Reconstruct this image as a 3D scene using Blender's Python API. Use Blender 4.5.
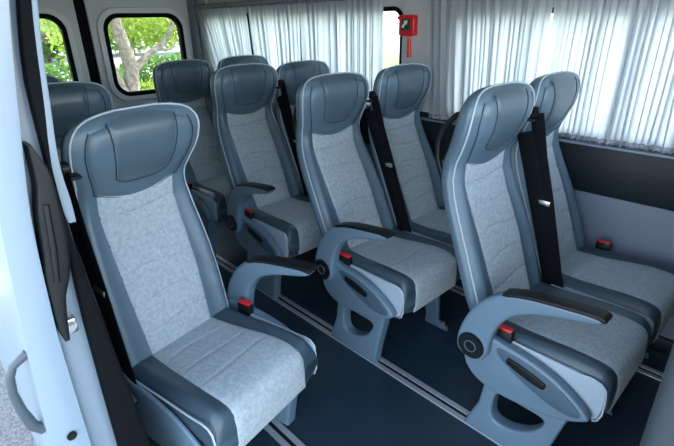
import bpy, bmesh, math, random
import numpy as np
from mathutils import Vector, Matrix
random.seed(7); np.random.seed(7)
for o in list(bpy.data.objects): bpy.data.objects.remove(o)
SC = bpy.context.scene
COL = SC.collection

# ------------------------------------------------------------------ camera
cam_d = bpy.data.cameras.new('camera'); cam = bpy.data.objects.new('camera', cam_d); COL.objects.link(cam)
SC.camera = cam
FW = Vector((-0.66767705, 0.62822826, -0.39942034)); RT = Vector((0.69119889, 0.72241012, -0.01917576)); UP = Vector((-0.27649854, 0.28888211, 0.91656733))
m = Matrix((RT, UP, -FW)).transposed().to_4x4(); m.translation = Vector((0.61896, -1.46986, 1.40612))
cam.matrix_world = m
cam_d.sensor_width = 36.0; cam_d.lens = 36.0*462.466/674.0
cam_d.clip_start = 0.02; cam_d.clip_end = 400
# ------------------------------------------------------------------ world, sun, exposure
w = bpy.data.worlds.new('sky'); SC.world = w; w.use_nodes = True
wn = w.node_tree.nodes; wl = w.node_tree.links; bg = wn['Background']
sky = wn.new('ShaderNodeTexSky'); sky.sky_type = 'NISHITA'; sky.sun_disc = False
sky.sun_elevation = math.radians(48); sky.sun_rotation = math.radians(20); sky.air_density = 1.1; sky.dust_density = 0.6; sky.ozone_density = 2.5
hs = wn.new('ShaderNodeHueSaturation'); hs.inputs['Saturation'].default_value = 0.62; hs.inputs['Hue'].default_value = 0.492
wl.new(sky.outputs[0], hs.inputs['Color']); wl.new(hs.outputs[0], bg.inputs[0]); bg.inputs[1].default_value = 0.95
sun_d = bpy.data.lights.new('sun', 'SUN'); sun = bpy.data.objects.new('sun', sun_d); COL.objects.link(sun)
sun_d.energy = 9.0; sun_d.angle = math.radians(0.6); sun_d.color = (1.0, 0.95, 0.86)
sun.rotation_euler = Vector((0.06, 1.0, 1.25)).to_track_quat('Z', 'Y').to_euler()
SC.view_settings.view_transform = 'Standard'; SC.view_settings.look = 'None'
SC.view_settings.exposure = 0.36; SC.view_settings.gamma = 1.0; SC.view_settings.use_curve_mapping = False

# ------------------------------------------------------------------ materials
def mat(name, col, rough=0.5, metal=0.0, noise=None, bump=None, spec=0.5, sheen=0.0, coat=0.0):
    """noise=(scale, colour2, detail); bump=(scale, strength, distance)"""
    M = bpy.data.materials.new(name); M.use_nodes = True; nt = M.node_tree; N = nt.nodes; L = nt.links
    b = N['Principled BSDF']; b.inputs['Base Color'].default_value = (*col, 1); b.inputs['Roughness'].default_value = rough
    b.inputs['Metallic'].default_value = metal; b.inputs['Specular IOR Level'].default_value = spec
    if sheen: b.inputs['Sheen Weight'].default_value = sheen
    if coat: b.inputs['Coat Weight'].default_value = coat
    tc = N.new('ShaderNodeTexCoord')
    if noise:
        n = N.new('ShaderNodeTexNoise'); n.inputs['Scale'].default_value = noise[0]; n.inputs['Detail'].default_value = noise[2]
        n.inputs['Roughness'].default_value = 0.65
        L.new(tc.outputs['Object'], n.inputs['Vector'])
        r = N.new('ShaderNodeValToRGB'); r.color_ramp.elements[0].position = 0.36; r.color_ramp.elements[1].position = 0.64
        r.color_ramp.elements[0].color = (*col, 1); r.color_ramp.elements[1].color = (*noise[1], 1)
        L.new(n.outputs['Fac'], r.inputs['Fac']); L.new(r.outputs['Color'], b.inputs['Base Color'])
    if bump:
        n2 = N.new('ShaderNodeTexNoise'); n2.inputs['Scale'].default_value = bump[0]; n2.inputs['Detail'].default_value = 3
        L.new(tc.outputs['Object'], n2.inputs['Vector'])
        bp = N.new('ShaderNodeBump'); bp.inputs['Strength'].default_value = bump[1]; bp.inputs['Distance'].default_value = bump[2]
        L.new(n2.outputs['Fac'], bp.inputs['Height']); L.new(bp.outputs['Normal'], b.inputs['Normal'])
    return M
M_leather = mat('grey_blue_leather', (0.078, 0.125, 0.168), 0.40, bump=(420, 0.25, 0.001), noise=(9, (0.090, 0.142, 0.188), 4))
M_leather_d = mat('slate_leather', (0.040, 0.068, 0.092), 0.38, bump=(420, 0.25, 0.001))
M_pad = mat('grey_headrest_leather', (0.070, 0.108, 0.140), 0.36, bump=(420, 0.25, 0.001))
M_fabric = mat('silver_suede', (0.275, 0.335, 0.375), 0.95, noise=(75, (0.39, 0.45, 0.49), 14), bump=(260, 0.35, 0.002), sheen=0.25, spec=0.15)
M_pipe = mat('pale_piping', (0.36, 0.43, 0.49), 0.5)
M_shell = mat('blue_grey_plastic', (0.115, 0.180, 0.245), 0.38, bump=(900, 0.12, 0.0006))
M_shell_d = mat('dark_slate_plastic', (0.060, 0.098, 0.140), 0.4)
M_sidepan = mat('pale_side_vinyl', (0.30, 0.375, 0.45), 0.45)
M_black = mat('black_plastic', (0.005, 0.007, 0.009), 0.45, spec=0.3)
M_belt = mat('black_webbing', (0.004, 0.005, 0.007), 0.8, spec=0.1, bump=(600, 0.4, 0.001))
M_red = mat('red_button', (0.60, 0.012, 0.018), 0.35)
M_steel = mat('bright_steel', (0.62, 0.64, 0.66), 0.3, 1.0)
M_alu = mat('rail_aluminium', (0.50, 0.55, 0.60), 0.45, 0.5)
M_floor = mat('navy_vinyl', (0.012, 0.030, 0.050), 0.40, noise=(3.0, (0.020, 0.043, 0.067), 7), bump=(300, 0.2, 0.001))
M_wdark = mat('dark_wall_vinyl', (0.006, 0.012, 0.019), 0.5, spec=0.35, bump=(300, 0.3, 0.001))
M_wlight = mat('grey_wall_vinyl', (0.17, 0.205, 0.27), 0.6, bump=(400, 0.3, 0.001))
M_wall = mat('grey_lining', (0.55, 0.57, 0.59), 0.6)
M_rear = mat('grey_door_lining', (0.58, 0.62, 0.65), 0.45)
M_ceil = mat('ceiling_lining', (0.42, 0.43, 0.44), 0.8)
M_paint = mat('white_paint', (0.22, 0.29, 0.36), 0.3, coat=0.3)
M_rubber = mat('black_rubber', (0.0025, 0.0035, 0.005), 0.75, spec=0.12)
M_surround = mat('white_surround', (0.72, 0.76, 0.79), 0.4)
M_seam = mat('dark_thread', (0.02, 0.035, 0.05), 0.7)
M_strip = mat('pale_trim', (0.20, 0.26, 0.32), 0.5)
M_mauve = mat('curtain_hem', (0.16, 0.16, 0.21), 0.9, noise=(60, (0.38, 0.40, 0.46), 6))
M_asph = mat('asphalt', (0.14, 0.145, 0.15), 0.9, noise=(60, (0.34, 0.34, 0.33), 8), bump=(120, 0.5, 0.01))
M_lawn = mat('lawn', (0.06, 0.15, 0.02), 0.9, noise=(1.2, (0.30, 0.38, 0.10), 9))
M_path = mat('pale_path', (0.30, 0.285, 0.25), 0.9, noise=(2, (0.40, 0.385, 0.35), 6))
M_bark = mat('bark', (0.10, 0.075, 0.06), 0.9, noise=(14, (0.26, 0.20, 0.17), 8), bump=(30, 0.8, 0.02))
M_hedge = mat('hedge_leaf', (0.03, 0.10, 0.015), 0.7, noise=(3, (0.12, 0.24, 0.04), 6))
def leafmat(name, c1, c2):
    M = mat(name, c1, 0.55, noise=(1.5, c2, 6)); nt = M.node_tree; b = nt.nodes['Principled BSDF']
    tr = nt.nodes.new('ShaderNodeBsdfTranslucent'); mx = nt.nodes.new('ShaderNodeMixShader'); mx.inputs[0].default_value = 0.5
    tr.inputs[0].default_value = (c2[0]*1.2, c2[1]*1.2, c2[2], 1)
    out = nt.nodes['Material Output']; nt.links.new(b.outputs[0], mx.inputs[1]); nt.links.new(tr.outputs[0], mx.inputs[2]); nt.links.new(mx.outputs[0], out.inputs[0])
    return M
M_leaf = leafmat('bright_leaf', (0.08, 0.16, 0.025), (0.33, 0.41, 0.08))
M_leaf2 = leafmat('deep_leaf', (0.03, 0.09, 0.02), (0.12, 0.23, 0.04))
M_leaf3 = leafmat('yellow_leaf', (0.16, 0.24, 0.03), (0.42, 0.45, 0.09))
def glassmat():
    M = bpy.data.materials.new('tinted_glass'); M.use_nodes = True; nt = M.node_tree; N = nt.nodes
    N.remove(N['Principled BSDF']); t = N.new('ShaderNodeBsdfTransparent'); t.inputs[0].default_value = (0.93, 0.97, 0.95, 1)
    g = N.new('ShaderNodeBsdfGlossy'); g.inputs['Roughness'].default_value = 0.02; f = N.new('ShaderNodeFresnel'); f.inputs[0].default_value = 1.3
    mx = N.new('ShaderNodeMixShader'); L = nt.links; L.new(f.outputs[0], mx.inputs[0]); L.new(t.outputs[0], mx.inputs[1]); L.new(g.outputs[0], mx.inputs[2])
    L.new(mx.outputs[0], N['Material Output'].inputs[0]); return M
M_glass = glassmat()
def curtainmat():
    M = bpy.data.materials.new('curtain_cloth'); M.use_nodes = True; nt = M.node_tree; N = nt.nodes; L = nt.links
    b = N['Principled BSDF']; b.inputs['Base Color'].default_value = (0.44, 0.47, 0.51, 1); b.inputs['Roughness'].default_value = 0.9
    t = N.new('ShaderNodeBsdfTranslucent'); t.inputs[0].default_value = (0.80, 0.83, 0.86, 1)
    mx = N.new('ShaderNodeMixShader'); mx.inputs[0].default_value = 0.56
    L.new(b.outputs[0], mx.inputs[1]); L.new(t.outputs[0], mx.inputs[2]); L.new(mx.outputs[0], N['Material Output'].inputs[0])
    tc = N.new('ShaderNodeTexCoord'); n = N.new('ShaderNodeTexNoise'); n.inputs['Scale'].default_value = 700
    bp = N.new('ShaderNodeBump'); bp.inputs['Strength'].default_value = 0.2; bp.inputs['Distance'].default_value = 0.001
    L.new(tc.outputs['Object'], n.inputs['Vector']); L.new(n.outputs['Fac'], bp.inputs['Height']); L.new(bp.outputs['Normal'], b.inputs['Normal'])
    return M
M_curtain = curtainmat()

# ------------------------------------------------------------------ helpers
def link(name, me, m, parent=None, smooth=None):
    me.materials.clear(); me.materials.append(m)
    if smooth is not None:
        me.shade_smooth()
        if smooth < 179: me.set_sharp_from_angle(angle=math.radians(smooth))
    o = bpy.data.objects.new(name, me); COL.objects.link(o)
    if parent: o.parent = parent
    return o
def from_py(V, F):
    me = bpy.data.meshes.new('m'); me.from_pydata([tuple(map(float, v)) for v in V], [], F)
    bm = bmesh.new(); bm.from_mesh(me); bmesh.ops.recalc_face_normals(bm, faces=bm.faces[:]); bm.to_mesh(me); bm.free(); return me
def join(*mes):
    bm = bmesh.new()
    for q in mes: bm.from_mesh(q)
    me = bpy.data.meshes.new('m'); bm.to_mesh(me); bm.free(); return me
def tag(o, label=None, cat=None, group=None, kind=None):
    if label: o['label'] = label
    if cat: o['category'] = cat
    if group: o['group'] = group
    if kind: o['kind'] = kind
    return o
def struct(name, me, m, smooth=None, parent=None):
    o = link(name, me, m, parent, smooth)
    if not parent: o['kind'] = 'structure'
    return o
def empty(name, loc, rz=0):
    o = bpy.data.objects.new(name, None); COL.objects.link(o); o.location = loc; o.rotation_euler = (0, 0, rz); o.empty_display_size = 0.1; return o
def box(x0, x1, y0, y1, z0, z1, bev=0.0, seg=2):
    bm = bmesh.new(); bmesh.ops.create_cube(bm, size=1.0)
    for v in bm.verts: v.co = Vector(((x0+x1)/2+v.co.x*(x1-x0), (y0+y1)/2+v.co.y*(y1-y0), (z0+z1)/2+v.co.z*(z1-z0)))
    if bev: bmesh.ops.bevel(bm, geom=bm.edges[:], offset=bev, segments=seg, profile=0.5, affect='EDGES')
    me = bpy.data.meshes.new('m'); bm.to_mesh(me); bm.free(); return me
def tube(pts, r, n=8, closed=False, flat=1.0):
    pts = [Vector(p) for p in pts]; V = []; F = []; N = len(pts)
    t0 = (pts[1]-pts[0]).normalized(); ref = Vector((0, 0, 1)) if abs(t0.z) < 0.8 else Vector((0, 1, 0))
    nrm = (ref - t0*ref.dot(t0)).normalized()
    for i, p in enumerate(pts):
        if closed: t = (pts[(i+1) % N]-pts[i-1]).normalized()
        else: t = (pts[min(i+1, N-1)]-pts[max(i-1, 0)]).normalized()
        nrm = (nrm - t*nrm.dot(t)).normalized(); bn = t.cross(nrm)
        rr = r[i] if isinstance(r, (list, tuple)) else r
        for k in range(n):
            a = 2*math.pi*k/n; V.append(p + nrm*math.cos(a)*rr*(-flat if flat < 0 else 1) + bn*math.sin(a)*rr*(1 if flat < 0 else flat))
    for i in range(N if closed else N-1):
        for k in range(n):
            j = (i+1) % N; F.append((i*n+k, i*n+(k+1) % n, j*n+(k+1) % n, j*n+k))
    if not closed: F.append(tuple(range(n))[::-1]); F.append(tuple((N-1)*n+k for k in range(n)))
    return from_py(V, F)
def disc(c, axis, r, depth, n=28, bev=0.0):
    bm = bmesh.new(); bmesh.ops.create_cone(bm, cap_ends=True, segments=n, radius1=r, radius2=r, depth=depth)
    if bev: bmesh.ops.bevel(bm, geom=[e for e in bm.edges if len(e.link_faces) == 2 and any(len(f.verts) > 4 for f in e.link_faces)], offset=bev, segments=2, affect='EDGES')
    q = Vector(axis).to_track_quat('Z', 'Y').to_matrix().to_4x4(); q.translation = Vector(c); bm.transform(q)
    me = bpy.data.meshes.new('m'); bm.to_mesh(me); bm.free(); return me
def chaikin(P, it=2, closed=True):
    for _ in range(it):
        Q = []
        n = len(P)
        for i in range(n if closed else n-1):
            a = P[i]; b = P[(i+1) % n]
            Q += [(a[0]*.75+b[0]*.25, a[1]*.75+b[1]*.25), (a[0]*.25+b[0]*.75, a[1]*.25+b[1]*.75)]
        P = Q
    return P
def rrect(x0, x1, y0, y1, r, n=7, skew=0):
    P = []
    for cx, cy, a0 in ((x1-r, y1-r, 0), (x0+r, y1-r, 90), (x0+r, y0+r, 180), (x1-r, y0+r, 270)):
        for k in range(n+1):
            a = math.radians(a0+90*k/n); P.append((cx+r*math.cos(a), cy+r*math.sin(a)))
    return P
def plate(loops, c0, c1, plane='xz', bev=0.0, res=2):
    """extruded outline (first loop) with holes; plane 'xz' spans y c0..c1, plane 'yz' spans x c0..c1"""
    cu = bpy.data.curves.new('c', 'CURVE'); cu.dimensions = '2D'; cu.fill_mode = 'BOTH'
    cu.extrude = max(abs(c1-c0)/2-bev, 1e-4); cu.bevel_depth = bev; cu.bevel_resolution = res; cu.offset = -bev
    for P in loops:
        s = cu.splines.new('POLY'); s.points.add(len(P)-1); s.use_cyclic_u = True
        for i, p in enumerate(P): s.points[i].co = (p[0], p[1], 0, 1)
    ob = bpy.data.objects.new('c', cu); COL.objects.link(ob)
    dg = bpy.context.evaluated_depsgraph_get(); me = bpy.data.meshes.new_from_object(ob.evaluated_get(dg))
    bpy.data.objects.remove(ob); bpy.data.curves.remove(cu)
    cc = (c0+c1)/2
    for v in me.vertices:
        a, b, c = v.co
        v.co = (a, cc-c, b) if plane == 'xz' else (cc+c, a, b)
    bm = bmesh.new(); bm.from_mesh(me); bmesh.ops.remove_doubles(bm, verts=bm.verts[:], dist=1e-5); bm.to_mesh(me); bm.free()
    return me
def cub(xs, ys):
    """smooth monotone-ish hermite interpolation"""
    xs = np.array(xs, float); ys = np.array(ys, float); h = np.diff(xs); dl = np.diff(ys)/h
    m = np.zeros(len(xs)); m[0] = dl[0]; m[-1] = dl[-1]
    for i in range(1, len(xs)-1):
        m[i] = 0 if dl[i-1]*dl[i] <= 0 else 2*dl[i-1]*dl[i]/(dl[i-1]+dl[i])
    def f(x):
        x = min(max(x, xs[0]), xs[-1]); i = min(int(np.searchsorted(xs, x, 'right'))-1, len(xs)-2); i = max(i, 0)
        t = (x-xs[i])/h[i]
        return float((2*t**3-3*t*t+1)*ys[i]+(t**3-2*t*t+t)*h[i]*m[i]+(-2*t**3+3*t*t)*ys[i+1]+(t**3-t*t)*h[i]*m[i+1])
    return f
def grid(nu, nv, fn):
    V = [fn(i/(nu-1), j/(nv-1)) for j in range(nv) for i in range(nu)]
    F = [(j*nu+i, j*nu+i+1, (j+1)*nu+i+1, (j+1)*nu+i) for j in range(nv-1) for i in range(nu-1)]
    return V, F

# ================================================================== SETTING
XR = -3.60            # rear doors
WY = 0.79             # curtained wall
struct('floor', box(XR-0.05, 1.3, -1.25, WY+0.06, -0.08, 0.0), M_floor)
struct('ceiling', box(XR-0.1, 1.3, -1.36, WY+0.1, 1.86, 1.92), M_ceil)
# right (curtained) wall with two window openings
def wall_outline(): return [(XR, 0.0), (1.3, 0.0), (1.3, 1.86), (XR, 1.86)]
H1 = rrect(-3.32, -1.20, 0.93, 1.47, 0.07); H2 = rrect(-0.80, 0.62, 0.93, 1.435, 0.07)
wr = struct('wall_right', plate([wall_outline(), H1, H2], WY, WY+0.05), M_wall)
for k, H in enumerate((H1, H2)):
    x0 = min(p[0] for p in H); x1 = max(p[0] for p in H); z0 = min(p[1] for p in H); z1 = max(p[1] for p in H)
    wd = struct('window_%d' % (k+1), plate([rrect(x0-.01, x1+.01, z0-.01, z1+.01, .08), rrect(x0+.015, x1-.015, z0+.015, z1-.015, .06)], WY-0.006, WY+0.058, bev=.003), M_rubber)
    link('glass_pane', plate([H], WY+0.03, WY+0.036), M_glass, wd)
struct('trim_1', box(XR+.05, 1.25, WY-0.035, WY-0.001, 0.655, 0.915, 0.012), M_wdark, 40)
struct('trim_2', box(XR+.05, 1.25, WY-0.024, WY-0.001, 0.06, 0.655, 0.006), M_wlight, 40)
struct('trim_3', box(XR+.05, 1.25, WY-0.05, WY-0.001, 0.0, 0.07, 0.006), M_wdark, 40)
# window pillar lining
struct('trim_4', box(-1.19, -0.83, WY-0.02, WY-0.001, 0.91, 1.84, 0.012), M_wall, 40)
# rear wall: two doors
def tilt_rear(me):
    return me
for k, (a, b) in enumerate(((-0.138, 0.76), (-1.20, -0.217))):
    y0, y1 = ((-0.035, 0.625) if k == 0 else (-0.995, -0.325))
    zt, zb = 1.49, 0.86
    hole = rrect(y0, y1, zb, zt, 0.125)
    dr = struct('door_%d' % (k+1), plate([[(a, 0.02), (b, 0.02), (b, 1.86), (a, 1.86)], hole], XR-0.06, XR, 'yz', bev=0.008), M_rear, 40)
    link('window_surround', plate([rrect(y0-.055, y1+.055, zb-.055, zt+.055, .165), rrect(y0-.006, y1+.006, zb-.006, zt+.006, .128)], XR-0.005, XR+0.022, 'yz', bev=.009), M_surround, dr, 50)
    link('window_seal', plate([rrect(y0-.012, y1+.012, zb-.012, zt+.012, .13), rrect(y0+.022, y1-.022, zb+.022, zt-.022, .105)], XR-0.03, XR+0.026, 'yz', bev=.005), M_rubber, dr, 50)
    link('glass_pane', plate([rrect(y0-.005, y1+.005, zb-.005, zt+.005, .12)], XR-0.035, XR-0.03, 'yz'), M_glass, dr)
    pr = plate([rrect(y0+.15, y1-.1, 1.60, 1.72, .03)], XR-0.002, XR+0.008, 'yz', bev=.004)
    link('pressed_panel', pr, M_rear, dr, 50)
struct('trim_5', box(XR-0.05, XR-0.012, -0.225, -0.13, 0.0, 1.86), M_rubber)
struct('trim_6', box(XR-0.06, XR+0.10, 0.715, WY, 0.0, 1.86, 0.03, 4), M_strip, 50)
struct('trim_7', box(XR+0.10, XR+0.26, 0.755, WY, 0.91, 1.86, 0.015), M_wall, 40)
# left (door side) wall, solid lining behind the door pillar
LW = cub([-0.05, 0.5, 0.85, 1.1, 1.45, 1.9], [-1.265, -1.275, -1.290, -1.288, -1.262, -1.13])
zs = [0.0, .3, .6, .8, .95, 1.1, 1.25, 1.4, 1.55, 1.7, 1.86]
def prof_wall(x0, x1, dy, th):
    V = []; F = []
    for z in zs:
        y = LW(z)+dy
        V += [(x0, y, z), (x1, y, z), (x1, y-th, z), (x0, y-th, z)]
    for i in range(len(zs)-1):
        for k in range(4): F.append((i*4+k, i*4+(k+1) % 4, (i+1)*4+(k+1) % 4, (i+1)*4+k))
    F += [(0, 1, 2, 3), tuple(4*(len(zs)-1)+k for k in range(4))]
    return from_py(V, F)
struct('wall_left', prof_wall(XR, -0.46, 0.0, 0.03), M_wdark, 30)
# door pillar: painted jamb, rubber seal, pale trim ; (z, y_outer, y_inner) tables
def ribbon(tab, x0, x1, n=40, rnd=0.0):
    zt = [t[0] for t in tab]; fo = cub(zt, [t[1] for t in tab]); fi = cub(zt, [t[2] for t in tab]); V = []; F = []
    Z = np.linspace(zt[0], zt[-1], n); sec = []
    for z in Z:
        o, i = fo(z), fi(z); c = (o+i)/2; hw = (i-o)/2; xm = (x0+x1)/2; hx = (x1-x0)/2
        k = 20
        for q in range(k):
            a = 2*math.pi*q/k; e = 0.35 if rnd == 0 else rnd
            ca, sa = math.cos(a), math.sin(a)
            V.append((xm+hx*math.copysign(abs(ca)**e, ca), c+hw*math.copysign(abs(sa)**e, sa), z))
    k = 20
    for i in range(n-1):
        for q in range(k): F.append((i*k+q, i*k+(q+1) % k, (i+1)*k+(q+1) % k, (i+1)*k+q))
    F += [tuple(range(k)), tuple((n-1)*k+q for q in range(k))]
    return from_py(V, F)
struct('trim_8', ribbon([(-0.1, -1.365, -1.25), (0.42, -1.36, -1.25), (0.8, -1.355, -1.27), (1.05, -1.345, -1.292), (1.25, -1.33, -1.280), (1.45, -1.30, -1.262), (1.86, -1.20, -1.14)], -0.40, -0.355), M_paint, 40)
struct('trim_9', ribbon([(-0.05, -1.305, -1.225), (0.414, -1.307, -1.236), (0.50, -1.307, -1.243), (0.81, -1.305, -1.268), (1.06, -1.296, -1.287), (1.145, -1.294, -1.2875), (1.30, -1.2915, -1.266), (1.449, -1.27, -1.251), (1.86, -1.16, -1.135)], -0.352, -0.325), M_rubber, 40)
struct('trim_10', ribbon([(1.062, -1.2855, -1.271), (1.09, -1.290, -1.270), (1.16, -1.291, -1.273), (1.29, -1.275, -1.262), (1.449, -1.252, -1.242), (1.86, -1.14, -1.128)], -0.352, -0.325), M_strip, 60)
# sill of the door opening and rear body flank below it
struct('trim_11', box(-0.46, 1.3, -1.33, -1.25, -0.25, 0.0, 0.01), M_alu, 40)
# floor rails
for k, (ry, xa, xb) in enumerate(((-0.208, -3.0, 1.2), (-0.765, -2.8, 0.3), (0.56, -3.0, 1.2), (-1.19, -2.8, 0.1))):
    r = struct('trim_%d' % (12+k), join(box(xa, xb, ry-0.030, ry-0.008, 0.0, 0.006, .001), box(xa, xb, ry+0.008, ry+0.030, 0.0, 0.006, .001)), M_alu)
    link('rail_slot', box(xa, xb, ry-0.008, ry+0.008, 0.0005, 0.002), M_black, r)
# painted body flank seen outside behind the sliding door is covered by the door itself
# ------------------------------------------------------------------ sliding door (slid back, outside)
db = [(-0.28, -1.415, -1.352), (0.0, -1.432, -1.352), (0.42, -1.444, -1.352), (0.60, -1.440, -1.353), (0.83, -1.424, -1.353), (0.915, -1.416, -1.350), (1.083, -1.400, -1.340), (1.266, -1.374, -1.314), (1.446, -1.345, -1.282), (1.86, -1.25, -1.17)]
sd = struct('door_3', ribbon(db, -1.45, -0.29, 70, 0.22), M_paint, 60)
ex = struct('black_grab', ribbon([(0.84, -1.352, -1.342), (0.87, -1.356, -1.338), (0.93, -1.354, -1.328), (0.97, -1.352, -1.312), (1.03, -1.344, -1.300), (1.10, -1.336, -1.296), (1.16, -1.324, -1.296), (1.225, -1.3205, -1.314)], -0.34, -0.29, 30), M_black, 50, sd)
link('grab_bar', tube([(-0.288, -1.319, 1.12), (-0.285, -1.327, 1.04), (-0.288, -1.336, 0.97)], [.005, .006, .005], 10), M_black, sd, 60)
link('latch_striker', join(disc((-0.325, -1.335, 0.862), (1, 0, 0), 0.012, 0.05), box(-0.33, -0.30, -1.345, -1.322, 0.845, 0.878, .004)), M_steel, sd, 40)
link('rubber_plug', disc((-0.287, -1.391, 0.622), (1, 0.1, 0), 0.0095, 0.008, bev=.002), M_black, sd, 40)
hp = [(-0.31, -1.415, 0.838), (-0.31, -1.442, 0.822), (-0.31, -1.452, 0.80), (-0.31, -1.456, 0.765), (-0.31, -1.453, 0.72), (-0.31, -1.445, 0.675), (-0.31, -1.430, 0.655)]
link('outer_handle', tube(hp, [.009, .008, .008, .008, .009, .011, .011], 10), mat('grey_handle', (0.05, 0.07, 0.09), 0.4), sd, 60)

# ------------------------------------------------------------------ curtains on the right wall
def curtain(xa, xb, xa_b, xb_b, seed, group, label, z0=0.905, z1=1.535, npl=None, mat_=None):
    rs = random.Random(seed); W = xb-xa
    npl = npl or max(6, int(W/0.050)); nu = npl*12; nv = 26
    ph = [rs.uniform(-.9, .9) for _ in range(npl+3)]; am = [rs.uniform(.45, 1.25) for _ in range(npl+3)]; dr = [rs.uniform(-1, 1) for _ in range(npl+3)]
    def fn(u, v):
        z = z0+(z1-z0)*v; t = u*npl; k = min(int(t), npl-1); f = t-k
        f2 = f*f*(3-2*f); A = am[k]*(1-f2)+am[k+1]*f2; P = ph[k]*(1-f2)+ph[k+1]*f2; D = dr[k]*(1-f2)+dr[k+1]*f2
        dn = 1-v
        amp = 0.0150*A*(0.65+0.45*dn)
        wv = math.sin(2*math.pi*t+P*(1+.4*dn))+0.33*math.sin(4*math.pi*t+P*3+dn*2.2*D)
        v = max(v, 0.0); x0_ = xa_b+(xa-xa_b)*v**0.8; x1_ = xb_b+(xb-xb_b)*v**0.8
        x = x0_+(x1_-x0_)*u + 0.012*D*math.sin(math.pi*v)*min(1, 4*u, 4*(1-u)) + min(1, 10*u, 10*(1-u))*0.004*math.cos(2*math.pi*t+P)
        return (x+min(1, 10*u, 10*(1-u))*(0.004+0.008*A)*math.sin(4*math.pi*t+P), WY-0.062+amp*wv*1.0, z)
    V, F = grid(nu, nv, fn); me = bpy.data.meshes.new('m'); me.from_pydata([tuple(map(float, q)) for q in V], [], F)
    root = empty('curtain', ((xa+xb)/2, WY-0.062, z0)); tag(root, label, 'curtain', group)
    inv = Matrix.Translation(-Vector(root.location))
    me.transform(inv); link('cloth', me, M_curtain, root, 180)
    # gathered header and hem bands
    def band(za, zb, grow, nm, mt):
        def fb(u, v):
            x, y, z = fn(u, (za-z0)/(z1-z0)); a = 2*math.pi*v
            return (x, y+grow*math.cos(a)*(1+.35*math.sin(u*npl*19)), (za+zb)/2+(zb-za)/2*math.sin(a)+0.003*math.sin(u*npl*23+seed))
        V, F = grid(nu, 9, fb); q = bpy.data.meshes.new('m'); q.from_pydata(V, [], F); q.transform(inv); link(nm, q, mt, root, 180)
    band(z1-0.012, z1+0.006, 0.006, 'gathered_header', M_mauve)
    band(z0-0.008, z0+0.014, 0.006, 'hem', M_mauve)
    return root
G = 'grey pleated curtains along the window wall'
curtain(-3.49, -2.70, -3.17, -2.66, 1, G, 'rearmost grey curtain beside the back door, drawn in at its lower edge', npl=17)
curtain(-2.68, -2.04, -2.60, -2.06, 2, G, 'pleated grey curtain, second from the back door')
curtain(-2.03, -1.30, -2.02, -1.30, 3, G, 'pleated curtain ending in front of the uncovered glass by the red hammer')
curtain(-0.99, -0.3255, -0.93, -0.332, 4, G, 'pale pleated curtain just forward of the pillar with the red hammer')
curtain(-0.3225, 0.66, -0.332, 0.66, 5, G, 'widest pale curtain beside the front window seat', npl=20)
t = tag(link('curtain_rail', box(XR+.1, 0.7, WY-0.07, WY-0.045, 1.548, 1.566, .004), M_mauve, None, 40), 'long thin dark rail above all the grey curtains', 'curtain rail')
tag(link('curtain_rail', box(-1.0, 0.7, WY-0.075, WY-0.036, 0.880, 0.889, .002), M_strip, None, 40), 'thin pale lower rail under the two front curtains', 'curtain rail')
t['label'] = 'long thin dark rail along the top edge of the grey curtains'

# ------------------------------------------------------------------ emergency hammer on the pillar
hm = empty('emergency_hammer', (-1.13, WY-0.02, 1.33)); tag(hm, 'red emergency hammer in its red holder on the window pillar', 'emergency hammer')
def loc_(me, o): me.transform(Matrix.Translation(-Vector(o.location))); return me
link('holder', loc_(box(-1.185, -1.075, WY-0.060, WY-0.0195, 1.325, 1.432, .010, 3), hm), M_red, hm, 50)
link('hammer_head', loc_(tube([(-1.192, WY-.05, 1.418), (-1.07, WY-.05, 1.418)], [.010, .010], 12), hm), M_red, hm, 50)
link('handle', loc_(tube([(-1.118, WY-.042, 1.33), (-1.115, WY-.042, 1.27), (-1.112, WY-.042, 1.212)], [.010, .012, .013], 12), hm), M_red, hm, 50)
pic = link('pictogram', loc_(box(-1.162, -1.100, WY-0.0615, WY-0.0595, 1.352, 1.412), hm), mat('sticker_green', (0.01, 0.045, 0.03), .5), hm)
M_white = mat('sticker_white', (.8, .82, .82), .5)
link('arrow', loc_(plate([[(-1.158, 1.372), (-1.138, 1.395), (-1.145, 1.402), (-1.118, 1.404), (-1.122, 1.382), (-1.129, 1.388), (-1.146, 1.364)]], WY-.0635, WY-.0610), hm), M_white, hm)

# ================================================================== SEAT
bz = [0.385, 0.44, 0.52, 0.60, 0.68, 0.76, 0.84, 0.90, 0.94, 0.98, 1.03, 1.08, 1.12, 1.145, 1.162, 1.174, 1.184, 1.190, 1.194]
fXc = cub(bz, [0.030, 0.010, -0.026, -0.062, -0.100, -0.142, -0.184, -0.206, -0.208, -0.194, -0.172, -0.157, -0.154, -0.158, -0.164, -0.172, -0.182, -0.192, -0.200])
fW = cub(bz, [0.207, 0.218, 0.222, 0.222, 0.219, 0.213, 0.204, 0.195, 0.190, 0.193, 0.205, 0.214, 0.214, 0.207, 0.195, 0.178, 0.150, 0.110, 0.055])
fT = cub(bz, [0.080, 0.095, 0.105, 0.108, 0.108, 0.104, 0.098, 0.094, 0.094, 0.100, 0.108, 0.112, 0.108, 0.096, 0.084, 0.068, 0.052, 0.034, 0.018])
fB = cub(bz, [0.015, 0.024, 0.030, 0.032, 0.032, 0.031, 0.029, 0.024, 0.018, 0.011, 0.004, 0.0, 0.0, 0.0, 0.0, 0.0, 0.0, 0.0, 0.0])
def XF(y, z):
    W = fW(z); T = fT(z); u = min(abs(y)/W, 1.0); xm = fXc(z)-0.3*T
    return xm+0.3*T*(1-u**4.0)**0.5 + fB(z)*math.exp(-((u-.86)/.12)**2)*(1-u**12)
def XB(y, z):
    W = fW(z); T = fT(z); u = min(abs(y)/W, 1.0); return fXc(z)-0.3*T-0.7*T*(1-u**3)**0.5
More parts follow.
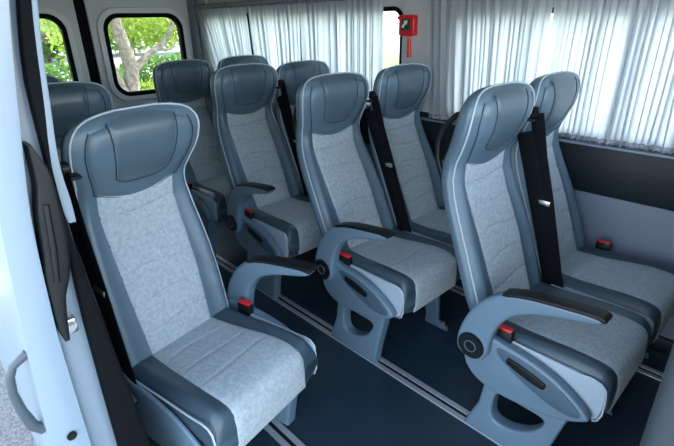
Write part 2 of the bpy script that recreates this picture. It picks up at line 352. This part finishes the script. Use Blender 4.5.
def make_backrest():
    Z = list(np.concatenate([np.linspace(0.385, 1.13, 48), np.linspace(1.137, 1.172, 9), np.linspace(1.175, 1.194, 14)]))
    nf, nb = 41, 19; V = []; F = []
    for z in Z:
        W = fW(z)
        for k in range(nf):
            u = math.sin(math.pi/2*(-1+2*k/(nf-1))); V.append((XF(u*W, z), u*W, z))
        for k in range(1, nb-1):
            u = math.sin(math.pi/2*(1-2*k/(nb-1))); V.append((XB(u*W, z), u*W, z))
    n = nf+nb-2
    for i in range(len(Z)-1):
        for k in range(n): F.append((i*n+k, i*n+(k+1) % n, (i+1)*n+(k+1) % n, (i+1)*n+k))
    F += [tuple(range(n)), tuple((len(Z)-1)*n+k for k in range(n))]
    return from_py(V, F)
def patch(wf, zb, zt, h, nu, nv, groove=None, edge=-0.006, pw=10):
    def fn(p, q):
        a = 2*p-1; a = math.sin(a*math.pi/2)*0.5+a*0.5
        b = q
        z = zb(a)+(zt(a)-zb(a))*b; y = a*wf(z)
        e = max(abs(a), abs(2*b-1)); off = h*(1-e**pw)+edge*e**(pw*2)
        if groove: off -= groove(y, z)
        return (XF(y, z)+off, y, z)
    V, F = grid(nu, nv, fn); me = bpy.data.meshes.new('m'); me.from_pydata([tuple(map(float, q)) for q in V], [], F); return me
INS = cub([0.42, 0.7, 0.97], [0.123, 0.136, 0.135])
def g_back(y, z):
    g = 0; ed = max(0, 1-(abs(y)/INS(z))**6)
    for k, c in enumerate((0.535, 0.625, 0.715, 0.80, 0.88)):
        cc = c+0.006*math.sin(y*22+k*1.3)-0.25*y*y
        g += 0.0042*math.exp(-((z-cc)/0.0050)**2)
    return (1.7*g - 0.0012*math.sin((z-0.535)/0.0875*math.pi)**2)*ed
HO = cub([0.92, 0.955, 1.0, 1.05, 1.1, 1.13, 1.16, 1.19], [0.132, 0.138, 0.150, 0.165, 0.172, 0.168, 0.154, 0.118])
HI = cub([0.98, 1.0, 1.04, 1.1, 1.19], [0.070, 0.083, 0.092, 0.100, 0.106])
# cushion
cx = [-0.06, 0.0, 0.10, 0.22, 0.30, 0.345, 0.375, 0.392, 0.402, 0.409, 0.413]
fZt = cub(cx, [0.425, 0.440, 0.442, 0.452, 0.457, 0.456, 0.451, 0.445, 0.436, 0.422, 0.392])
fZb = cub(cx, [0.345, 0.340, 0.330, 0.320, 0.305, 0.296, 0.292, 0.292, 0.297, 0.306, 0.330])
def CT(x, y):
    W = 0.219; u = min(abs(y)/W, 1.0); zt, zb = fZt(x), fZb(x); zm = (zt+zb)/2
    bol = 0.016*math.exp(-((u-.86)/.12)**2)*(1-u**16)*min(1, max(0, (0.41-x)/0.03))
    return zm+(zt-zm)*(1-u**12)**0.5+bol
def make_cushion():
    X = list(np.concatenate([np.linspace(-0.06, 0.33, 24), np.linspace(0.345, 0.413, 14)])); nf = 37; nb = 13; V = []; F = []
    for x in X:
        for k in range(nf):
            u = math.sin(math.pi/2*(-1+2*k/(nf-1))); V.append((x, u*.219, CT(x, u*.219)))
        zt, zb = fZt(x), fZb(x); zm = (zt+zb)/2
        for k in range(1, nb-1):
            u = math.sin(math.pi/2*(1-2*k/(nb-1))); V.append((x, u*.219, zm-(zm-zb)*(1-u**6)**.5))
    n = nf+nb-2
    for i in range(len(X)-1):
        for k in range(n): F.append((i*n+k, i*n+(k+1) % n, (i+1)*n+(k+1) % n, (i+1)*n+k))
    F += [tuple(range(n)), tuple((len(X)-1)*n+k for k in range(n))]
    return from_py(V, F)
def make_cushion_insert():
    # path over the top and down the front
    P = [(x, CT(x, 0)) for x in np.linspace(-0.02, 0.409, 46)] + [(0.4135, z) for z in np.linspace(0.390, 0.300, 12)]
    P = [Vector((p[0], 0, p[1])) for p in P]
    L = [0]
    for i in range(1, len(P)): L.append(L[-1]+(P[i]-P[i-1]).length)
    tot = L[-1]; nu, nv = 37, 110
    def fn(p, q):
        a = 2*p-1; s = q*tot; i = max(1, min(len(P)-1, int(np.searchsorted(L, s)))); f = (s-L[i-1])/(L[i]-L[i-1]); c = P[i-1].lerp(P[i], f)
        j0 = P[max(i-3, 0)]; j1 = P[min(i+2, len(P)-1)]; tn = (j1-j0).normalized(); nr = Vector((-tn.z, 0, tn.x))
        y = a*(0.126+0.028*min(1, q*1.8)); e = max(abs(a), 1-2*min(q, 1-q)); off = 0.005*(1-e**10)-0.004*e**24
        for k, cc in enumerate((0.10, 0.19, 0.28)):
            off -= 0.0028*(1-e**6)*math.exp(-((s-cc-0.9*y*y*(1-k*.1)-.008*math.sin(y*17+k))/0.005)**2)
        bol = CT(min(c.x, .4), y)-CT(min(c.x, .4), 0) if c.x < .40 else 0
        return (c.x+nr.x*off, y, c.z+nr.z*off+bol*max(0, 1-max(0, c.x-.34)/.06))
    V, F = grid(nu, nv, fn); me = bpy.data.meshes.new('m'); me.from_pydata([tuple(map(float, q)) for q in V], [], F); return me
SHELL = chaikin([(-0.035, 0.45), (-0.040, 0.36), (-0.022, 0.285), (0.05, 0.238), (0.18, 0.240), (0.31, 0.268), (0.365, 0.300), (0.388, 0.318), (0.380, 0.335), (0.345, 0.365), (0.27, 0.408), (0.18, 0.432), (0.08, 0.442), (0.02, 0.460)], 2)
RECESS = chaikin([(0.075, 0.425), (0.10, 0.385), (0.20, 0.330), (0.31, 0.300), (0.375, 0.318), (0.33, 0.362), (0.25, 0.402), (0.16, 0.422)], 2)
SIDEP = chaikin([(0.06, 0.436), (0.20, 0.438), (0.33, 0.440), (0.39, 0.436), (0.406, 0.41), (0.402, 0.33), (0.39, 0.300), (0.34, 0.300), (0.2, 0.33), (0.06, 0.36)], 2)
ARM = chaikin([(-0.052, 0.415), (-0.036, 0.48), (-0.006, 0.545), (0.040, 0.602), (0.095, 0.642), (0.16, 0.662), (0.26, 0.676), (0.350, 0.686), (0.372, 0.676), (0.364, 0.656), (0.30, 0.640), (0.22, 0.620), (0.15, 0.590), (0.108, 0.550), (0.080, 0.50), (0.066, 0.44), (0.066, 0.385), (0.040, 0.348), (-0.010, 0.342), (-0.050, 0.365)], 2)
PAD = [(0.085, 0.640), (0.16, 0.664), (0.26, 0.678), (0.352, 0.688), (0.374, 0.682), (0.374, 0.670), (0.352, 0.672), (0.26, 0.662), (0.16, 0.648), (0.09, 0.628)]
PED = [(0.04, 0.285), (0.045, 0.22), (0.035, 0.14), (0.000, 0.045), (-0.015, 0.006), (0.275, 0.006), (0.290, 0.10), (0.312, 0.20), (0.335, 0.295)]
PEDH = chaikin([(0.090, 0.205), (0.110, 0.228), (0.18, 0.222), (0.262, 0.222), (0.262, 0.19), (0.22, 0.13), (0.15, 0.095), (0.095, 0.098), (0.085, 0.14)], 2)
def mir(me, s):
    if s > 0:
        for v in me.vertices: v.co.y = -v.co.y
        me.flip_normals()
    return me
_bk = make_backrest(); _ins = patch(INS, lambda a: 0.43, lambda a: 0.936+0.036*a*a, 0.0065, 45, 120, g_back, -0.010, 14)
_ho = patch(HO, lambda a: 0.920+0.038*a*a, lambda a: 1.184-0.024*a*a, 0.0085, 41, 41, None, -0.004, 14)
_hi = patch(HI, lambda a: 0.984+0.022*abs(a)**5, lambda a: 1.188-0.012*a*a, 0.0125, 33, 33, None, 0.004, 14)
_cu = make_cushion(); _ci = make_cushion_insert()
def pipe_pts():
    P = []
    Z = [.42, .46, .5, .55, .6, .65, .7, .75, .8, .85, .9, .93, .96, 1.0, 1.04, 1.08, 1.12, 1.14, 1.155, 1.165, 1.172, 1.178, 1.184, 1.188, 1.191, 1.1935]
    for z in Z: y = fW(z)*.955; P.append((XF(y, z)+.002, -y, z+(.002 if z > 1.17 else 0)))
    return P+[(XF(0, 1.1935)+.001, 0, 1.1965)]+[(p[0], -p[1], p[2]) for p in P[::-1]]
_pp = tube(pipe_pts(), 0.0032, 8)
BACK = {'backrest', 'seat_belt'}
def seamline(wf, zb, zt, off, n=50, top=True):
    P = []
    zc = zb(1.0)
    for z in np.linspace(zt(1.0), zc, 20)[:-1]: P.append((XF(wf(z), z)+off, -wf(z), z))
    for a in np.linspace(-1, 1, 25): z = zb(a); y = a*wf(z); P.append((XF(y, z)+off, y, z))
    for z in np.linspace(zc, zt(1.0), 20)[1:]: P.append((XF(wf(z), z)+off, wf(z), z))
    return tube(P, .0017, 6)
_s1 = seamline(HO, lambda a: 0.920+0.038*a*a, lambda a: 1.184-.024*a*a, 0.0015)
_s2 = seamline(HI, lambda a: 0.984+0.022*abs(a)**5, lambda a: 1.188-.012*a*a, 0.0098)
def make_seat(s, arm=True, ped=True, belt=True, inner=False, bside=0):
    """s = -1: armrest side toward -y ; +1 mirrored"""
    root = empty('passenger_seat', (0, 0, 0))
    b = link('backrest', _bk, M_leather, root, 180)
    i1 = link('fabric_panel', _ins, M_fabric, b, 180)
    i2 = link('headrest_surround', _ho, M_leather, b, 180)
    i3 = link('headrest_pad', _hi, M_pad, b, 180)
    link('seam', _s1, M_seam, i2, 180); link('seam', _s2, M_seam, i3, 180)
    i4 = link('piping', _pp, M_pipe, b, 180)
    c = link('cushion', _cu, M_leather_d, root, 180)
    link('fabric_panel', _ci, M_fabric, c, 180)
    pts = [(x, -0.2195, 0.437) for x in np.linspace(.05, .33, 10)]+[(0.36, -.2195, .440), (.385, -.2195, .436), (.401, -.2195, .420), (.4055, -.2185, .385), (.4055, -.2185, .33), (.397, -.2185, .303), (.385, -.2195, .296)]
    for q_ in (s, -s): link('piping', mir(tube(pts, .0032, 8), q_), M_pipe, c, 180)
    link('side_panel', mir(plate([SIDEP], -0.224, -0.210, bev=.002), s), M_sidepan, c, 40)
    link('seat_frame', box(-0.03, 0.36, -0.20, 0.20, 0.26, 0.335, .015), M_shell_d, root, 40)
    sh = link('side_shell', mir(plate([SHELL], -0.262, -0.226, bev=.010, res=3), s), M_shell, root, 40) if arm else None
    if arm:
        link('recess', mir(plate([RECESS], -0.2645, -0.250, bev=.001), s), M_shell_d, sh, 40)
        lv = [(0.122, .398), (0.132, .410), (0.250, .382), (0.256, .366), (0.244, .350), (0.128, .380)]
        link('recline_lever', mir(plate([chaikin(lv, 1)], -0.271, -0.255, bev=.003), s), M_black, sh, 40)
        ar = link('armrest', mir(plate([ARM], -0.290, -0.240, bev=.014, res=4), s), M_shell, root, 40)
        link('armrest_pad', mir(plate([chaikin(PAD, 1)], -0.289, -0.241, bev=.003), s), M_black, ar, 40)
        link('pivot_cap', mir(disc((0.008, -0.291, 0.404), (0, 1, 0), 0.047, 0.014, 32, .003), s), M_black, ar, 40)
        link('pivot_ring', mir(tube([(0.008+0.020*math.cos(a), -0.2985, 0.404+0.020*math.sin(a)) for a in np.linspace(0, 2*math.pi, 24, endpoint=False)], .0022, 6, True), s), M_shell_d, ar, 180)
    # shell on the other side
    if arm and inner: link('inner_shell', mir(plate([SHELL], -0.236, -0.222, bev=.006), -s), M_shell, root, 40)
    if ped:
        link('pedestal', mir(plate([PED, PEDH], -0.242, -0.190, bev=.010, res=3), s), M_shell, root, 40)
    # fixing foot on the other rail
    ft = link('foot_bracket', mir(plate([[(0.20, .30), (0.245, 0.05), (0.24, 0.008), (0.37, 0.008), (0.365, 0.03), (0.315, 0.05), (0.30, .30)]], -0.20, -0.18, bev=.003), -s), M_shell_d, root, 40)
    link('bolt', mir(join(disc((0.345, -0.19, 0.034), (0, 0, 1), .008, .03, 12), disc((0.345, -0.19, 0.028), (0, 0, 1), .013, .006, 16)), -s), M_steel, ft, 40)
    # buckle
    bs = s if arm else -s
    bk = link('buckle', mir(box(0.055, 0.115, -0.236, -0.208, 0.415, 0.475, .006), bs), M_black, root, 40)
    link('red_button', mir(box(0.060, 0.112, -0.233, -0.211, 0.466, 0.482, .004), bs), M_red, bk, 40)
    if belt:
        sb = link('seat_belt', mir(tube([(-0.160, -0.229, 1.075), (-0.11, -0.229, 0.92), (-0.055, -0.229, 0.78), (0.01, -.229, .60), (0.075, -0.229, 0.42)], .025, 8, flat=-.14), -s), M_belt, root, 60)
        link('belt_channel', mir(tube([(-0.190, -0.226, 1.0), (-0.130, -.226, .86), (-0.062, -.226, .70), (-0.002, -.226, .56), (0.048, -.226, .43)], .032, 8, flat=-.14), -s), M_belt, sb, 60)
        link('belt_guide', mir(join(disc((-0.17, -0.226, 1.080), (0, 1, 0), .019, .026, 20, .004), box(-0.215, -0.15, -.232, -.19, 1.05, 1.06, .004)), -s), M_black, sb, 40)
        link('belt_tongue', mir(box(-0.085, -0.035, -.235, -.222, .745, .765, .003), -s), M_steel, sb, 40)
    return root
def hoop(root):
    pts = [(-0.225, -.13, 1.115), (-0.27, -.13, 1.10), (-0.31, -.13, 1.055), (-0.328, -.13, 1.0), (-0.322, -.13, .94), (-0.295, -.13, .885), (-0.25, -.13, .855), (-.20, -.13, .85)]
    link('grab_handle', tube(pts, .010, 10), M_black, root, 180)
def kids(o): return [c for c in bpy.data.objects if c.parent == o]
def copy_tree(o, parent=None):
    c = o.copy(); COL.objects.link(c)
    if parent: c.parent = parent
    for ch in kids(o): copy_tree(ch, c)
    return c
def place(root, x, y, rz, rec, label, group, drop=0.0):
    root.location = (x, y, 0); root.rotation_euler = (0, 0, math.radians(rz)); tag(root, label, 'seat', group)
    th = math.radians(rec)
    for c in kids(root):
        if c.name.split('.')[0] in ('backrest', 'seat_belt', 'grab_handle'):
            R = Matrix.Rotation(th, 4, 'Y'); p = Vector((0, 0, 0.411)); T = Matrix.Translation(p) @ R @ Matrix.Translation(-p)
            c.matrix_local = Matrix.Translation((0, 0, drop)) @ T
    return root
PITCH = 0.742; W2 = 0.456
A = make_seat(-1); hoop(A); WN = make_seat(-1, arm=False, ped=False, belt=False)
GA = 'aisle seats of the double rows'; GW = 'window seats of the double rows'; GS = 'single seats on the door side'
B_ = [copy_tree(A) for _ in range(3)]; Wn = [copy_tree(WN) for _ in range(3)]
S = make_seat(1, inner=True); S2 = copy_tree(S); S3 = copy_tree(S)
place(A, 0, 0, 0, 4.2, 'grey-blue aisle seat with raised armrest in the front double row, nearest the right edge', GA)
place(WN, 0, W2, 0, 3, 'front window seat with fabric panel beside the widest pale curtain', GW)
place(B_[0], -PITCH, 0, 0, -0.6, 'aisle seat with armrest in the middle of the photo, second double row', GA)
place(Wn[0], -PITCH, W2, 0, 2, 'window seat under the red emergency hammer', GW)
place(B_[1], -2*PITCH, 0, 0, 1.5, 'aisle seat with armrest in the third row, left of the middle aisle seat', GA)
place(Wn[1], -2*PITCH, W2, 0, -2.5, 'window seat in the third row, in front of the pleated curtain', GW)
place(B_[2], -2.18, 0, 0, -0.5, 'rearmost aisle seat, just right of the back door window with the tree', GA)
place(Wn[2], -2.18, W2, 0, 0, 'rearmost window seat, its dark headrest showing below the rearmost curtain', GW)
place(S, -0.695, -0.972, 11.5, 12.5, 'large single seat in the left foreground beside the open sliding door', GS, -0.022)
place(S2, -1.41, -0.955, 0, 0, 'single seat directly behind the foreground single seat, mostly hidden', GS)
place(S3, -2.13, -0.95, 0, 0, 'rearmost single seat, only a dark headrest tip showing at the left back door window', GS, -0.015)

for ch in list(kids(B_[2])):
    if ch.name.startswith('armrest'):
        for g in kids(ch): bpy.data.objects.remove(g)
        bpy.data.objects.remove(ch)
fx = link('side_hinge', mir(plate([chaikin([(-0.02, .52), (0.02, .50), (0.06, .43), (0.10, .40), (0.09, .37), (0.02, .39), (-0.03, .45)], 1)], -0.252, -0.238, bev=.003), -1), M_black, S, 40)
# partition post by the front step
tag(link('partition', box(0.555, 0.66, -0.757, 0.70, 0.0, 1.08, .03, 4), mat('partition_vinyl', (0.022, 0.032, 0.042), .7), None, 50), 'grey partition panel at the bottom right corner, ahead of the front seats', 'partition')

# ================================================================== OUTSIDE
GZ = -0.62
struct('ground', box(-60, 14, -30, 50, GZ-0.1, GZ), M_asph)
tag(link('lawn', box(-20, -4.6, -8, 22, GZ, GZ+0.03), M_lawn), 'sunlit grass behind the van', 'lawn', kind='structure')
tag(link('path', box(-34, -20.05, -12, 30, GZ, GZ+0.02), M_path), 'pale sunlit path beyond the grass', 'path', kind='structure')
def leaves(n, centre, rad, size, seed, shell=0.0):
    rs = np.random.RandomState(seed); V = []; F = []
    for k in range(n):
        d = rs.normal(size=3); d /= np.linalg.norm(d); r = rs.uniform(shell, 1)**(1/2.2)
        c = np.array(centre)+d*r*np.array(rad); a = rs.normal(size=3); a /= np.linalg.norm(a); b = np.cross(a, rs.normal(size=3)); b /= np.linalg.norm(b)
        s = size*rs.uniform(.6, 1.3); i = len(V); V += [c-a*s, c+b*s*.45, c+a*s, c-b*s*.45]; F.append((i, i+1, i+2, i+3))
    me = bpy.data.meshes.new('m'); me.from_pydata([tuple(v) for v in V], [], F); return me
def tree(loc, branches, clusters, label, lm, size, seed, group=None):
    r = empty('tree', loc); tag(r, label, 'tree', group)
    link('trunk', join(*[tube(p, rr, 10) for p, rr in branches]), M_bark, r, 60)
    me = join(*[leaves(n, c, rad, size, seed+i) for i, (n, c, rad) in enumerate(clusters)])
    link('foliage', me, lm, r)
    return r
# near forked tree seen through the right back window (coordinates from its foot)
tree((-8.0, 1.72, GZ), [
    ([(0, -.02, 0), (0, .0, .6), (0, 0.0, .9), (0, .05, 1.2), (0, .06, 1.42), (0, .01, 1.75), (0, -.06, 2.1), (.1, -.12, 2.6), (.2, -.2, 3.2)], [.19, .15, .135, .13, .125, .11, .10, .085, .06]),
    ([(0, .04, 1.15), (0, .18, 1.38), (0, .42, 1.56), (0, .62, 1.66), (0, .82, 1.84), (.1, 1.0, 2.2), (.2, 1.2, 2.8)], [.08, .07, .055, .05, .045, .035, .03]),
    ([(.1, -.05, .5), (.05, -.16, 1.0), (0, -.27, 1.4), (0, -.42, 1.8)], [.10, .09, .08, .06]),
    ([(0, .55, 1.62), (0, .85, 1.62), (0, 1.0, 1.8)], [.025, .02, .012])],
    [(2000, (-.6, .6, 2.15), (.7, 1.1, .36)), (900, (-.9, 1.1, 1.85), (.6, .5, .3)), (900, (-.5, -.6, 2.6), (1.0, .9, .8)), (2000, (.2, .3, 3.4), (2.0, 2.3, 1.0)), (260, (-1.2, -.5, 1.75), (.4, .35, .4)), (500, (-.5, 1.7, 2.2), (.9, .6, .5))],
    'forked tree with pale brown trunk outside the right back door window', M_leaf, .05, 11)
tree((-11.5, .6, GZ), [([(0, 0, 0), (0, .1, 1.5), (0, 0, 3)], [.16, .13, .1])],
    [(3400, (0, .6, 2.9), (1.8, 1.7, 1.25)), (350, (0, .3, 2.15), (1.4, 1.1, .4))], 'leafy tree outside the left back door window', M_leaf, .08, 31)
for i, (x, y, s, lm, lb) in enumerate([(-34, 6.5, 5.6, M_leaf2, 'big green tree beyond the pale path, leftmost of the distant row'), (-38, 13, 6.0, M_leaf, 'bright green distant tree, second of the row beyond the path'), (-34, 19.5, 5.6, M_leaf2, 'deep green distant tree, third of the row beyond the path'), (-38, 27, 6.0, M_leaf, 'rightmost bright tree of the distant row beyond the path')]):
    tree((x, y, GZ), [([(0, 0, 0), (0, 0, s*.5), (0, .2, s)], [.3, .25, .15])], [(5000, (0, 0, s*.62), (s*.6, s*.6, s*.62))], lb, lm, .30, 50+i*3, 'distant trees beyond the path')
def bush(name, loc, rad, n, size, label, lm, seed, group=None):
    o = link(name, join(leaves(n, (0, 0, rad[2]), rad, size, seed, .3)), lm); o.location = loc; tag(o, label, 'hedge' if name == 'hedge' else 'shrub', group)
for i, (x, y, lb) in enumerate([(-15, 2.3, 'clipped dark green hedge behind the leafy tree, left back window'), (-16, 6.2, 'clipped dark green hedge beyond the forked tree, right back window')]):
    bush('hedge', (x, y, GZ), (.6, 2.1, .55), 3200, .08, lb, M_leaf2, 70+i, 'green hedges on the lawn')
for i, (x, y, lb) in enumerate([(-8.6, 1.35, 'low yellow-green shrub left of the forked trunk'), (-8.7, 2.30, 'low yellow-green shrub right of the forked trunk'), (-9.2, 3.45, 'low yellow-green shrub hidden behind the rear seat')]):
    bush('shrub', (x, y, GZ), (.5, .5, .54), 900, .05, lb, M_leaf3, 80+i, 'yellow-green shrubs around the forked tree')
